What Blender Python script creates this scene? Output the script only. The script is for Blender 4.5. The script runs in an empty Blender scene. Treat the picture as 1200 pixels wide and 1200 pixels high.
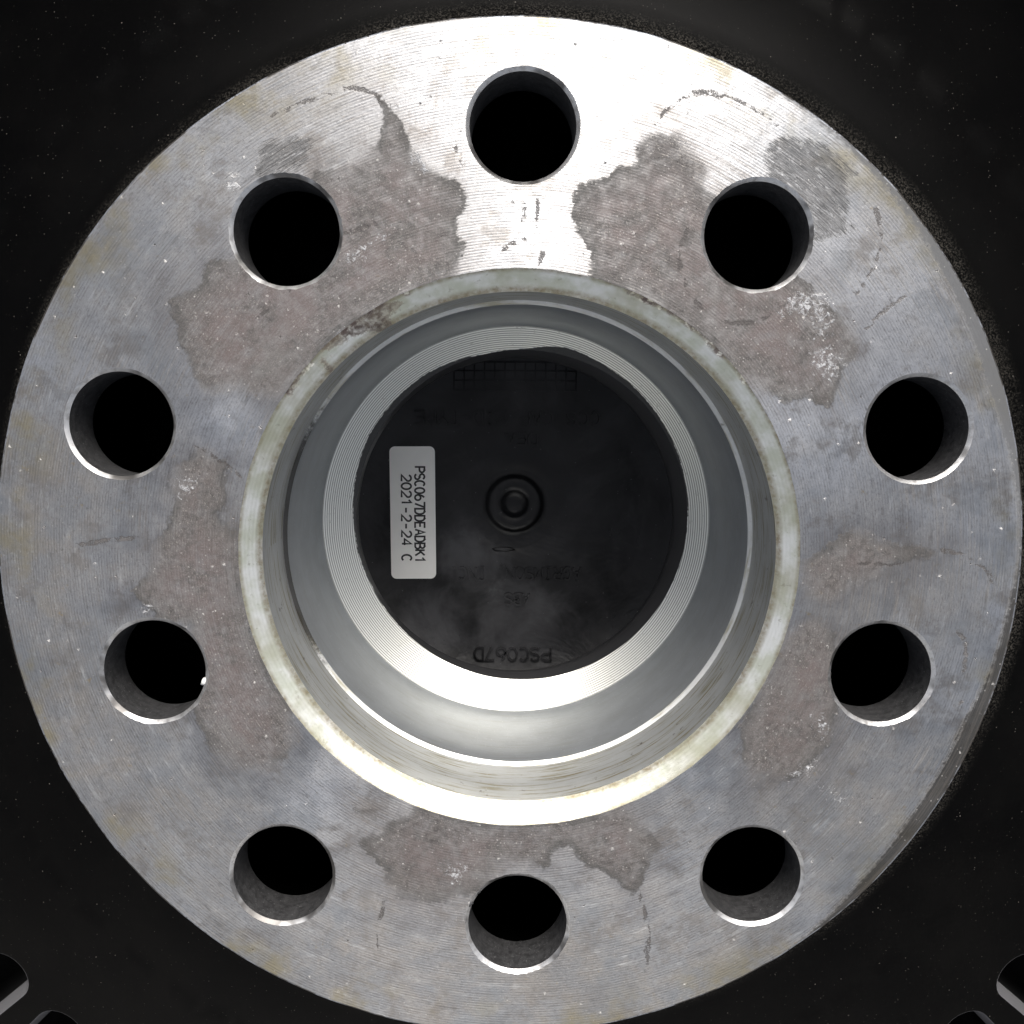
import bpy, bmesh, math, random
import numpy as np
from mathutils import Vector, Matrix, noise
from mathutils.geometry import delaunay_2d_cdt

random.seed(4)
rng = np.random.default_rng(4)
scene = bpy.context.scene
col = scene.collection
PAD = 0.085                     # height of the mounting face above the ground, metres
MM = 0.001

# ------------------------------------------------------------------ camera
cam_data = bpy.data.cameras.new('camera')
cam = bpy.data.objects.new('camera', cam_data)
col.objects.link(cam)
cam.location = (-0.00219098, 0.01739594, 0.12016783 + PAD)
cam.rotation_mode = 'XYZ'
cam.rotation_euler = (-0.09590798, -0.00827453, 0.00603118)
cam_data.sensor_width = 36.0
cam_data.lens = 36.0 * 1050.0 / 1200.0
cam_data.clip_start = 0.005
cam_data.clip_end = 500.0
scene.camera = cam

# ------------------------------------------------------------------ light
SUN_ZENITH = math.radians(47)
SUN_TURN = math.radians(-9)     # turned a little to the right of +Y
world = bpy.data.worlds.new('World')
scene.world = world
world.use_nodes = True
wn = world.node_tree
wn.nodes.clear()
sky = wn.nodes.new('ShaderNodeTexSky')
sky.sky_type = 'NISHITA'
sky.sun_disc = False
sky.sun_elevation = math.pi / 2 - SUN_ZENITH
sky.sun_rotation = -SUN_TURN
sky.air_density = 1.0
sky.dust_density = 6.0
sky.ozone_density = 0.6
wbg = wn.nodes.new('ShaderNodeBackground')
wbg.inputs['Strength'].default_value = 0.11
wout = wn.nodes.new('ShaderNodeOutputWorld')
pale = wn.nodes.new('ShaderNodeHueSaturation')      # thin cloud: much paler than a clear blue sky
pale.inputs['Saturation'].default_value = 0.40
wn.links.new(sky.outputs[0], pale.inputs['Color'])
wn.links.new(pale.outputs[0], wbg.inputs['Color'])
wn.links.new(wbg.outputs[0], wout.inputs['Surface'])

sun_data = bpy.data.lights.new('sun', 'SUN')
sun_data.energy = 1.15
sun_data.angle = math.radians(38)
sun_data.color = (1.0, 0.975, 0.94)
sun = bpy.data.objects.new('sun', sun_data)
col.objects.link(sun)
sun_dir = Vector((math.sin(-SUN_TURN) * math.sin(SUN_ZENITH), math.cos(SUN_TURN) * math.sin(SUN_ZENITH), math.cos(SUN_ZENITH)))
sun.rotation_euler = sun_dir.to_track_quat('Z', 'Y').to_euler()
sun.location = sun_dir * 2.0

scene.view_settings.view_transform = 'Standard'
scene.view_settings.look = 'None'
scene.view_settings.gamma = 1.0
scene.view_settings.use_curve_mapping = False
scene.view_settings.exposure = 0.86

# ------------------------------------------------------------------ wear outlines on the mounting face, mm from the wheel axis
MAUVE = [
    [(-46.8,33.7),(-45.3,30.9),(-45.2,27.8),(-44.0,26.0),(-43.2,23.6),(-41.6,22.0),(-39.5,21.3),(-37.0,21.6),(-31.1,21.2),(-28.8,24.2),(-26.1,27.0),(-23.2,29.6),(-20.1,31.8),(-16.7,33.7),(-13.2,35.2),(-9.5,36.4),(-7.6,40.3),(-8.6,42.3),(-7.6,44.7),(-6.3,45.8),(-7.9,47.8),(-9.7,49.5),(-12.1,51.2),(-13.9,52.9),(-15.5,54.9),(-16.0,57.2),(-17.7,59.2),(-18.7,59.6),(-18.1,57.2),(-18.4,54.5),(-20.2,52.1),(-21.9,51.1),(-26.9,50.1),(-31.2,43.2),(-37.6,39.0),(-41.1,38.6),(-41.9,36.2),(-44.4,34.4)],
    [(6.1,46.2),(7.5,48.3),(11.6,50.2),(14.5,51.6),(15.2,53.8),(17.0,55.2),(20.0,55.4),(21.5,53.8),(22.3,52.0),(23.8,50.6),(23.8,48.8),(26.1,46.3),(30.7,42.7),(38.1,36.2),(39.3,34.7),(41.6,32.9),(43.9,31.1),(44.5,28.1),(43.4,25.5),(42.8,22.8),(41.0,20.4),(38.3,21.3),(35.6,20.9),(32.9,22.4),(29.6,23.2),(27.3,25.9),(24.7,28.4),(21.9,30.6),(18.9,32.5),(15.7,34.2),(12.4,35.5),(8.9,36.5),(8.7,40.0),(7.6,42.5)],
    [(-43.3,14.5),(-40.7,13.3),(-39.2,11.7),(-39.3,7.9),(-40.9,5.6),(-39.8,4.1),(-37.5,2.9),(-37.6,-0.7),(-37.3,-4.4),(-36.7,-8.0),(-35.8,-11.5),(-34.5,-14.9),(-32.9,-18.2),(-31.0,-21.3),(-30.7,-24.7),(-31.9,-28.7),(-34.3,-29.9),(-38.3,-30.7),(-40.6,-29.0),(-42.4,-26.6),(-44.0,-23.0),(-47.6,-16.7),(-45.5,-9.9),(-49.7,-8.4),(-52.2,-4.9),(-50.3,-1.4),(-48.6,1.8),(-47.0,5.6),(-46.9,9.4),(-44.8,12.1)],
    [(-21.9,-40.5),(-19.9,-39.3),(-17.9,-38.1),(-14.1,-34.9),(-10.2,-36.2),(-6.1,-37.1),(-2.0,-37.5),(2.2,-37.5),(6.3,-37.1),(10.3,-36.2),(14.3,-34.8),(18.6,-38.7),(19.5,-40.8),(17.5,-44.2),(17.5,-47.1),(16.0,-48.0),(13.6,-45.8),(9.9,-44.2),(7.5,-41.7),(5.5,-41.2),(4.0,-43.7),(-2.0,-43.7),(-3.2,-45.9),(-6.0,-48.4),(-9.5,-48.8),(-12.4,-49.3),(-16.7,-48.4),(-18.7,-44.6),(-20.7,-42.2)],
    [(38.2,-0.9),(38.9,0.1),(41.6,1.2),(44.7,3.3),(47.4,3.3),(48.2,1.9),(53.1,1.8),(56.6,0.9),(56.3,0.2),(53.2,-0.3),(50.8,-1.6),(48.4,-3.4),(45.7,-4.1),(43.3,-5.5),(41.6,-6.6),(38.7,-5.9),(38.0,-3.8)],
    [(36.5,-10.9),(38.5,-9.8),(40.9,-8.3),(42.4,-9.8),(44.7,-13.7),(44.9,-19.5),(44.0,-23.1),(42.7,-26.0),(41.4,-28.2),(39.7,-30.8),(36.8,-31.2),(32.6,-31.7),(31.0,-28.2),(30.6,-24.2),(32.2,-20.6),(34.2,-16.6),(35.8,-13.0)],
    [(-22.5,-35.4),(-19.9,-35.4),(-19.9,-36.8),(-22.2,-36.8)],
]
DARK = [
    [(-34.2,52.7),(-32.7,53.9),(-29.6,54.4),(-27.1,54.5),(-27.9,52.4),(-28.6,50.7),(-31.1,49.2),(-34.6,49.7)],
    [(31.2,51.8),(32.6,53.9),(34.4,55.4),(36.6,54.7),(39.3,54.0),(42.3,52.6),(43.5,50.4),(42.1,47.5),(42.6,45.0),(43.2,43.2),(40.9,42.1),(38.3,41.3),(35.1,45.7),(32.0,48.9)],
]
LINES = [
    [(17.0,56.3),(18.4,58.1),(20.6,59.9),(22.8,60.4),(25.0,60.2),(27.6,59.6),(30.2,58.2),(32.5,56.8),(34.8,55.4)],
    [(21.7,43.4),(20.9,41.2),(20.7,38.3),(22.0,35.0),(24.3,32.4),(27.3,31.1),(30.3,31.2),(33.0,32.1),(35.2,34.0)],
    [(46.3,45.8),(47.2,42.9),(46.9,40.3),(45.9,37.4),(44.1,35.1)],
    [(50.6,34.8),(48.0,32.9),(45.5,30.3)],
    [(56.6,0.9),(59.1,0.6),(61.2,-0.1),(63.4,-1.5),(64.6,-3.5)],
    [(45.5,-0.9),(49.0,-1.1),(52.5,-1.0)],
    [(59.7,-9.9),(61.0,-11.1),(61.3,-13.6),(61.2,-15.8)],
    [(59.9,-21.0),(61.3,-20.1)],
    [(-32.7,56.8),(-28.8,58.6),(-24.6,60.0),(-21.8,60.7),(-19.1,59.9),(-17.0,58.2)],
    [(-18.8,-49.3),(-19.6,-53.4),(-19.7,-56.9)],
    [(17.2,-48.0),(18.5,-53.4),(18.3,-59.8)],
    [(0.1,47.2),(0.1,42.9)],
    [(2.0,46.8),(1.9,43.2)],
    [(-2.8,40.3),(-1.0,41.4),(0.9,41.8)],
    [(2.8,40.7),(2.2,38.1)],
    [(-9.0,53.9),(-8.4,52.5),(-7.7,51.1)],
    [(-43.3,14.6),(-40.7,12.9),(-37.3,10.4)],
    [(-62.4,0.5),(-57.4,1.5),(-51.7,2.1)],
    [(-23.8,42.2),(-21.3,42.9),(-19.2,43.6)],
    [(-35.0,31.0),(-32.8,33.5),(-29.9,35.6)],
]
WHITE = [
    [(-39.2,47.9),(-38.4,49.6),(-37.4,50.0),(-36.5,49.0),(-37.1,47.8),(-38.5,47.4)],
    [(-23.5,38.8),(-22.1,40.8),(-19.9,41.6),(-18.2,42.6),(-16.4,43.3),(-17.5,41.9),(-19.6,40.5),(-20.7,38.8),(-22.8,38.2)],
    [(35.5,35.1),(37.3,35.8),(40.4,34.7),(41.6,32.5),(41.0,29.9),(39.5,28.8),(38.7,31.0),(36.7,31.8),(34.8,32.1),(33.7,32.5)],
    [(38.3,29.2),(41.8,28.1),(43.0,25.5),(41.6,23.2),(38.9,24.7)],
    [(40.1,-22.0),(42.5,-22.0),(43.4,-25.3),(41.6,-25.6)],
    [(36.8,-30.4),(39.3,-29.3),(41.4,-28.2),(41.4,-30.0),(39.3,-31.5),(37.2,-31.3)],
    [(41.1,-31.5),(42.9,-31.9),(45.5,-34.1),(47.0,-35.9),(44.8,-34.5),(41.9,-33.0)],
    [(-11.6,-44.2),(-8.0,-43.4),(-6.8,-45.0),(-8.8,-47.1),(-10.0,-45.9)],
    [(-51.4,-7.2),(-49.1,-6.7),(-48.5,-7.9),(-51.1,-8.2)],
    [(-46.8,10.2),(-43.8,10.6),(-43.1,9.1),(-45.4,7.1)],
    [(-15.6,53.5),(-13.9,53.2),(-12.1,50.7),(-12.9,49.6),(-15.1,51.7)],
]
EDGE = [
    [(63.0,0.24)],
    [(48.0,1.41)],
    [(36.0,2.35)],
    [(27.0,2.94)],
    [(20.0,3.29)],
    [(9.0,1.41)],
    [(0.0,0.94)],
    [(345.0,2.59)],
    [(340.0,3.76)],
    [(327.0,3.53)],
    [(314.0,2.12)],
    [(305.0,0.47)],
]
BROWN = [
    [(-30.6,25.0),(-28.3,27.5),(-25.5,29.7),(-22.7,31.5),(-19.3,33.3),(-16.1,34.4),(-15.3,33.1),(-17.6,31.5),(-15.9,30.6),(-19.3,30.0),(-22.7,29.3),(-25.5,27.0),(-27.8,26.1)],
    [(-26.5,26.4),(-25.2,24.8),(-25.9,24.3),(-27.0,25.7)],
    [(-30.6,23.9),(-29.3,23.4),(-30.9,21.8),(-31.6,22.1)],
]
RIM = [
    [(13.8,35.3),(15.8,34.4),(17.9,33.4),(19.9,32.3),(21.8,31.0),(23.6,29.7),(25.3,28.2),(27.0,26.6),(28.5,24.9),(30.0,23.2)],
    [(-31.1,21.7),(-29.7,23.6),(-28.1,25.4),(-26.5,27.1),(-24.7,28.7),(-22.9,30.2),(-21.0,31.6),(-19.0,32.8),(-16.9,33.9),(-14.7,34.9)],
]
GRIME_SHADE = [(-62.6, 14.7, 8.1, 0.6), (-63.4, -3.8, 8.1, 0.75), (-58.4, -25.1, 8.1, 0.75), (-48.3, -37.3, 8.1, 0.6), (-42.4, 45.8, 5.8, 0.5), (-51.6, 35.9, 6.9, 0.45), (-0.7, -61.1, 13.0, 0.85), (-22.4, -57.2, 10.0, 0.8), (23.4, -57.2, 10.0, 0.75), (47.0, -39.5, 9.0, 0.6), (57.2, -5.6, 6.9, 0.35), (45.8, -12.7, 6.9, 0.4), (44.2, -29.7, 6.9, 0.35), (-31.1, 57.6, 6.9, 0.25), (-41.3, 3.3, 6.9, 0.5), (-12.8, -54.7, 6.9, 0.4)]  # dirty zones; the bottom blobs paint in the dimmer light there
CLEAN = [(-39.3, 17.1, 3.2, 0.9), (3.1, 44.0, 4.6, 0.8), (40.0, 15.3, 5.8, 0.5), (35.2, 20.9, 3.5, 0.6), (0.7, 61.1, 14.0, 0.25), (26.2, 58.1, 6.9, 0.6), (47.1, 36.6, 5.8, 0.4), (-26.9, -33.5, 4.6, 0.5), (35.0, -4.5, 3.5, 0.5), (-40.7, 26.0, 3.5, 0.6)]

# ------------------------------------------------------------------ helpers
def link(name, me, mat, parent=None, smooth=True, z=0.0):
    o = bpy.data.objects.new(name, me)
    col.objects.link(o)
    if mat is not None:
        me.materials.append(mat)
    if smooth:
        me.polygons.foreach_set('use_smooth', [True] * len(me.polygons))
    if parent is not None:
        o.parent = parent
    o.location.z = z
    return o


def lathe_data(profile, seg=256, cx=0.0, cy=0.0, close=True, wob=0.0, seed=0):
    """profile: list of (radius, z[, cx, cy]) in mm"""
    V, F = [], []
    n = len(profile)
    for i in range(seg):
        a = 2 * math.pi * i / seg
        for p in profile:
            r, z = p[0], p[1]
            ox, oy = (p[2], p[3]) if len(p) > 2 else (cx, cy)
            rr = r
            if wob:
                rr += wob * (noise.noise(Vector((math.cos(a) * 9 + seed, math.sin(a) * 9, z * .3))) + .6 * noise.noise(Vector((math.cos(a) * 30 + seed, math.sin(a) * 30, z * .6))))
            V.append(((ox + rr * math.cos(a)) * MM, (oy + rr * math.sin(a)) * MM, z * MM))
    for i in range(seg):
        j = (i + 1) % seg
        for k in range(n - 1):
            F.append((i * n + k, i * n + k + 1, j * n + k + 1, j * n + k))
    return V, F


def mesh(name, V, F):
    me = bpy.data.meshes.new(name)
    me.from_pydata(V, [], F)
    me.update()
    return me


def lathe(name, profile, mat, parent, up=True, z=PAD, **kw):
    V, F = lathe_data(profile, **kw)
    me = mesh(name, V, F)
    return link(name, me, mat, parent, z=z)


def cut_sheet(outer, holes, step, rmax_pts):
    """flat sheet: outer ring polygon with hole polygons (mm), filled with a grid of points"""
    pts, edges = [], []
    def ring(poly):
        s = len(pts)
        pts.extend(poly)
        m = len(poly)
        edges.extend([(s + i, s + (i + 1) % m) for i in range(m)])
    ring(outer)
    for h in holes:
        ring(h)
    pts.extend(rmax_pts)
    vs, es, fs, *_ = delaunay_2d_cdt([Vector(p) for p in pts], edges, [], 0, 1e-5)
    return [(v.x, v.y) for v in vs], fs


def inside(P, poly):
    x, y = P[:, 0], P[:, 1]
    c = np.zeros(len(P), bool)
    n = len(poly)
    for i in range(n):
        x0, y0 = poly[i]
        x1, y1 = poly[(i + 1) % n]
        cond = (y0 > y) != (y1 > y)
        xi = x0 + (y - y0) * (x1 - x0) / ((y1 - y0) if y1 != y0 else 1e-9)
        c ^= cond & (x < xi)
    return c


def dist_path(P, poly, closed):
    d = np.full(len(P), 1e9)
    n = len(poly)
    for i in range(n if closed else n - 1):
        a = np.array(poly[i]); b = np.array(poly[(i + 1) % n])
        ab = b - a
        t = np.clip(((P - a) @ ab) / max(ab @ ab, 1e-9), 0, 1)
        d = np.minimum(d, np.hypot(*(P - a - t[:, None] * ab).T))
    return d


def sdf(P, polys):
    s = np.full(len(P), 1e9)
    for poly in polys:
        d = dist_path(P, poly, True)
        s = np.minimum(s, np.where(inside(P, poly), -d, d))
    return s


def attr(me, name, vals):
    a = me.attributes.new(name, 'FLOAT', 'POINT')
    a.data.foreach_set('value', np.asarray(vals, np.float32))


# ------------------------------------------------------------------ material helpers
class NT:
    def __init__(self, name):
        self.m = bpy.data.materials.new(name)
        self.m.use_nodes = True
        self.t = self.m.node_tree
        self.b = self.t.nodes['Principled BSDF']
    def n(self, kind, **props):
        x = self.t.nodes.new(kind)
        for k, v in props.items():
            setattr(x, k, v)
        return x
    def set(self, sock, v):
        if isinstance(v, bpy.types.NodeSocket):
            self.t.links.new(v, sock)
        else:
            sock.default_value = v
    def math(self, op, a, b=0.0, c=None, clamp=False):
        x = self.n('ShaderNodeMath', operation=op, use_clamp=clamp)
        self.set(x.inputs[0], a); self.set(x.inputs[1], b)
        if c is not None: self.set(x.inputs[2], c)
        return x.outputs[0]
    def smooth(self, v, lo, hi, a=0.0, b=1.0):
        x = self.n('ShaderNodeMapRange', interpolation_type='SMOOTHSTEP')
        self.set(x.inputs[0], v)
        for i, q in enumerate((lo, hi, a, b)): self.set(x.inputs[i + 1], q)
        return x.outputs[0]
    def lin(self, v, lo, hi, a=0.0, b=1.0):
        x = self.n('ShaderNodeMapRange')
        self.set(x.inputs[0], v)
        for i, q in enumerate((lo, hi, a, b)): self.set(x.inputs[i + 1], q)
        return x.outputs[0]
    def coord(self):
        return self.n('ShaderNodeTexCoord').outputs['Object']
    def scale(self, v, s):
        x = self.n('ShaderNodeVectorMath', operation='MULTIPLY')
        self.set(x.inputs[0], v); self.set(x.inputs[1], s)
        return x.outputs[0]
    def noise(self, v, scale, detail=3, rough=0.55, dist=0.0):
        x = self.n('ShaderNodeTexNoise')
        self.set(x.inputs['Vector'], v)
        x.inputs['Scale'].default_value = scale
        x.inputs['Detail'].default_value = detail
        x.inputs['Roughness'].default_value = rough
        x.inputs['Distortion'].default_value = dist
        return x.outputs['Fac']
    def voronoi(self, v, scale):
        x = self.n('ShaderNodeTexVoronoi')
        self.set(x.inputs['Vector'], v)
        x.inputs['Scale'].default_value = scale
        return x.outputs['Distance'], x.outputs['Color']
    def mix(self, f, a, b):
        x = self.n('ShaderNodeMix', data_type='RGBA')
        self.set(x.inputs[0], f); self.set(x.inputs[6], a); self.set(x.inputs[7], b)
        return x.outputs[2]
    def mixf(self, f, a, b):
        x = self.n('ShaderNodeMix', data_type='FLOAT')
        self.set(x.inputs[0], f); self.set(x.inputs[2], a); self.set(x.inputs[3], b)
        return x.outputs[0]
    def attr(self, name):
        return self.n('ShaderNodeAttribute', attribute_name=name).outputs['Fac']
    def sep(self, v):
        x = self.n('ShaderNodeSeparateXYZ'); self.set(x.inputs[0], v)
        return x.outputs
    def comb(self, a, b, c):
        x = self.n('ShaderNodeCombineXYZ')
        for i, q in enumerate((a, b, c)): self.set(x.inputs[i], q)
        return x.outputs[0]
    def bump(self, h, dist, strength=1.0, normal=None):
        x = self.n('ShaderNodeBump')
        x.inputs['Strength'].default_value = strength
        x.inputs['Distance'].default_value = dist
        self.set(x.inputs['Height'], h)
        if normal is not None: self.set(x.inputs['Normal'], normal)
        return x.outputs[0]
    def out(self, **kw):
        for k, v in kw.items():
            self.set(self.b.inputs[k.replace('_', ' ')], v)
        return self.m
    def polar(self):
        """radius in mm, angle, and a unit radial vector, about the wheel axis"""
        s = self.sep(self.coord())
        x = self.math('MULTIPLY', s[0], 1000.0); y = self.math('MULTIPLY', s[1], 1000.0)
        r = self.math('SQRT', self.math('ADD', self.math('MULTIPLY', x, x), self.math('MULTIPLY', y, y)))
        a = self.math('ARCTAN2', y, x)
        nv = self.n('ShaderNodeVectorMath', operation='NORMALIZE')
        self.set(nv.inputs[0], self.comb(s[0], s[1], 0.0))
        return r, a, nv.outputs[0]


def rgb(r, g, b):
    return (r, g, b, 1.0)


# ------------------------------------------------------------------ materials
def mat_pad():
    t = NT('machined_alloy_worn')
    co = t.scale(t.coord(), (1000.0, 1000.0, 1000.0))          # mm
    r, ang, radial = t.polar()
    n_big = t.noise(co, 0.035, 3, 0.6)
    n_mid = t.noise(co, 0.22, 4, 0.6)
    n_fine = t.noise(co, 1.3, 4, 0.65)
    n_tiny = t.noise(co, 5.0, 2, 0.6)
    # turning grooves, slightly uneven, and streaks that run along them
    jit = t.math('MULTIPLY', t.math('SUBTRACT', n_mid, 0.5), 0.04)
    ph = t.math('MULTIPLY', t.math('ADD', r, jit), 2 * math.pi / 0.37)
    groove = t.math('ADD', t.math('MULTIPLY', t.math('SINE', ph), 0.5), 0.5)
    worn = t.noise(t.comb(t.math('MULTIPLY', r, 1.1), t.math('MULTIPLY', ang, 14.0), 0.0), 1.0, 4, 0.7)
    groove = t.mixf(t.smooth(worn, 0.42, 0.66), groove, 0.55)
    groove = t.math('ADD', groove, t.math('MULTIPLY', t.math('SUBTRACT', n_fine, 0.5), 0.8))
    streak_v = t.comb(t.math('MULTIPLY', r, 3.2), t.math('MULTIPLY', ang, 5.0), 0.0)
    streak = t.noise(streak_v, 1.0, 4, 0.7)
    streak_b = t.noise(t.comb(t.math('MULTIPLY', r, 7.0), t.math('MULTIPLY', ang, 26.0), 0.0), 1.0, 3, 0.7)
    # warped outlines
    wob = t.math('ADD', t.math('MULTIPLY', t.math('SUBTRACT', n_mid, 0.5), 4.2), t.math('MULTIPLY', t.math('SUBTRACT', n_fine, 0.5), 1.7))
    wob = t.math('ADD', wob, t.math('MULTIPLY', t.math('SUBTRACT', streak, 0.5), 1.6))
    mv = t.math('ADD', t.attr('mauve'), wob)
    soft = t.smooth(t.noise(co, 0.075, 2, 0.5), 0.47, 0.62)          # some outlines bleed, some are crisp
    m_mauve = t.smooth(mv, t.mixf(soft, 0.22, 1.6), t.mixf(soft, -0.28, -2.4))
    m_mauve = t.math('MULTIPLY', m_mauve, t.lin(t.noise(co, 0.5, 4, 0.7), 0.30, 0.55, 0.55, 1.0))
    m_rim = t.math('MULTIPLY', t.math('MULTIPLY', t.smooth(mv, 0.30, -0.1), t.smooth(mv, -1.3, -0.25)), t.math('SUBTRACT', 1.0, soft))
    m_core = t.smooth(mv, -0.5, -4.5)
    dk = t.math('ADD', t.attr('dark'), t.math('ADD', wob, t.math('MULTIPLY', t.math('SUBTRACT', streak_b, 0.5), 4.0)))
    m_dark = t.math('MULTIPLY', t.smooth(dk, 0.3, -0.5), t.math('SUBTRACT', 1.0, t.math('MULTIPLY', t.smooth(t.noise(t.comb(t.math('MULTIPLY', r, 2.2), t.math('MULTIPLY', ang, 30.0), 0.0), 1.0, 4, 0.75), 0.54, 0.64), 0.70)))
    ln = t.math('ADD', t.attr('line'), t.math('ADD', t.math('MULTIPLY', t.math('SUBTRACT', n_fine, 0.5), 0.9), t.math('MULTIPLY', t.math('SUBTRACT', n_mid, 0.5), 1.1)))
    m_line = t.math('MULTIPLY', t.math('MULTIPLY', t.smooth(ln, 0.40, 0.02), t.smooth(n_tiny, 0.30, 0.55)), t.smooth(t.noise(co, 0.35, 3, 0.7), 0.24, 0.46))
    wh = t.math('ADD', t.attr('white'), t.math('MULTIPLY', t.math('SUBTRACT', n_fine, 0.48), 7.0))
    m_white = t.math('MULTIPLY', t.smooth(wh, 0.0, -1.1), t.smooth(t.noise(co, 1.5, 5, 0.72, 0.6), 0.42, 0.66))
    eg = t.math('ADD', t.attr('edge_band'), t.math('ADD', t.math('MULTIPLY', t.math('SUBTRACT', n_fine, 0.5), 1.5), t.math('MULTIPLY', t.math('SUBTRACT', streak, 0.5), 1.5)))
    m_edge = t.smooth(eg, 0.45, -0.5)
    # loose specks: bright crystals and dark pits
    vd, vc = t.voronoi(co, 0.75)
    rnd = t.sep(vc)[0]; rnd2 = t.sep(vc)[1]
    wd = t.math('ADD', vd, t.math('MULTIPLY', t.math('SUBTRACT', n_tiny, 0.5), 0.5))
    spot = t.smooth(wd, t.lin(rnd2, 0.0, 1.0, 0.06, 0.24), 0.0)
    more = t.math('ADD', 0.90, t.math('MULTIPLY', m_mauve, -0.16))
    more = t.math('ADD', more, t.math('MULTIPLY', t.smooth(n_mid, 0.45, 0.7), -0.10))
    m_bright = t.math('MULTIPLY', spot, t.math('GREATER_THAN', rnd, more))
    m_pit = t.math('MULTIPLY', spot, t.math('LESS_THAN', rnd, t.math('ADD', 0.06, t.math('MULTIPLY', m_mauve, 0.07))))
    vd2, vc2 = t.voronoi(co, 2.1)
    m_grain = t.math('MULTIPLY', t.smooth(vd2, 0.30, 0.12), t.math('GREATER_THAN', t.sep(vc2)[0], 0.86))

    # colour
    alu = t.mix(t.smooth(n_big, 0.36, 0.62), rgb(0.53, 0.535, 0.545), rgb(0.415, 0.41, 0.405))
    gm_ = t.attr('grime_shade')
    gm_ = t.math('ADD', gm_, t.math('MULTIPLY', t.math('SUBTRACT', n_mid, 0.5), 1.1), clamp=True)
    gm_ = t.math('MULTIPLY', gm_, t.lin(streak_b, 0.3, 0.7, 0.55, 1.0))
    clean = t.math('MULTIPLY', t.attr('clean'), t.lin(n_fine, 0.3, 0.7, 0.75, 1.0))
    alu = t.mix(clean, alu, rgb(0.78, 0.79, 0.81))
    alu = t.mix(t.math('MULTIPLY', gm_, 0.72), alu, t.mix(t.smooth(n_mid, 0.40, 0.62), rgb(0.22, 0.217, 0.215), rgb(0.27, 0.24, 0.205)))
    fleck = t.noise(t.comb(t.math('MULTIPLY', r, 5.0), t.math('MULTIPLY', ang, 95.0), 0.0), 1.0, 3, 0.75)
    alu = t.mix(t.math('MULTIPLY', t.smooth(fleck, 0.48, 0.34), 0.45), alu, rgb(0.13, 0.125, 0.12))
    alu = t.mix(t.math('MULTIPLY', t.smooth(fleck, 0.57, 0.74), 0.55), alu, rgb(0.70, 0.69, 0.67))
    blot = t.math('MULTIPLY', t.smooth(t.noise(co, 0.16, 5, 0.72), 0.50, 0.66), 0.72)
    alu = t.mix(blot, alu, rgb(0.27, 0.25, 0.23))
    cool = t.math('MULTIPLY', t.smooth(t.noise(co, 0.085, 4, 0.66, 0.4), 0.50, 0.66), 0.55)
    alu = t.mix(cool, alu, rgb(0.31, 0.325, 0.34))
    rusty = t.math('MULTIPLY', t.smooth(t.noise(co, 0.55, 4, 0.7), 0.62, 0.72), t.smooth(n_big, 0.40, 0.60))
    alu = t.mix(t.math('MULTIPLY', rusty, 0.7), alu, rgb(0.36, 0.28, 0.16))
    sm = t.noise(t.comb(t.math('MULTIPLY', r, 0.9), t.math('MULTIPLY', ang, 9.0), 3.0), 1.0, 5, 0.72)
    alu = t.mix(t.math('MULTIPLY', t.smooth(sm, 0.55, 0.72), 0.5), alu, rgb(0.72, 0.72, 0.71))
    alu = t.mix(t.math('MULTIPLY', t.smooth(sm, 0.44, 0.30), 0.5), alu, rgb(0.17, 0.165, 0.16))
    patina = t.math('MULTIPLY', t.smooth(streak, 0.40, 0.72), t.smooth(t.noise(co, 0.06, 4, 0.6, 0.4), 0.40, 0.66))
    patina = t.math('MAXIMUM', patina, t.math('MULTIPLY', t.smooth(streak_b, 0.55, 0.80), 0.7))
    alu = t.mix(t.math('MULTIPLY', patina, 0.75), alu, rgb(0.25, 0.232, 0.21))
    # yellowish tide marks toward the outer edge
    tide = t.math('MULTIPLY', t.smooth(r, 62.0, 69.0), t.smooth(t.noise(co, 0.11, 4, 0.6), 0.46, 0.68))
    alu = t.mix(t.math('MULTIPLY', tide, 0.85), alu, rgb(0.30, 0.265, 0.17))
    gro = t.math('MULTIPLY', t.smooth(groove, 0.45, 0.0), t.lin(streak, 0.3, 0.7, 0.25, 0.85))
    alu = t.mix(t.math('MULTIPLY', gro, 0.5), alu, rgb(0.14, 0.132, 0.125))
    mau = t.mix(t.smooth(n_fine, 0.30, 0.70), rgb(0.045, 0.041, 0.039), rgb(0.122, 0.110, 0.104))
    mau = t.mix(t.math('MULTIPLY', m_core, t.smooth(n_mid, 0.36, 0.62)), mau, rgb(0.112, 0.085, 0.080))
    mau = t.mix(t.math('MULTIPLY', t.smooth(t.noise(co, 0.13, 3, 0.6), 0.52, 0.72), 0.75), mau, rgb(0.135, 0.130, 0.125))
    mau = t.mix(t.math('MULTIPLY', t.smooth(t.noise(co, 0.30, 4, 0.7), 0.56, 0.70), 0.8), mau, rgb(0.075, 0.068, 0.063))
    show = t.math('MULTIPLY', t.smooth(fleck, 0.57, 0.68), t.smooth(t.noise(co, 0.10, 3, 0.6), 0.40, 0.60))
    mau = t.mix(t.math('MULTIPLY', show, 0.8), mau, rgb(0.46, 0.43, 0.38))
    mau = t.mix(t.math('MULTIPLY', t.smooth(n_tiny, 0.55, 0.72), 0.55), mau, rgb(0.26, 0.245, 0.235))
    mau = t.mix(t.math('MULTIPLY', t.smooth(n_tiny, 0.42, 0.30), 0.45), mau, rgb(0.055, 0.047, 0.044))
    mau = t.mix(t.math('MULTIPLY', t.smooth(groove, 0.5, 0.0), 0.22), mau, rgb(0.10, 0.085, 0.08))
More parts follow.
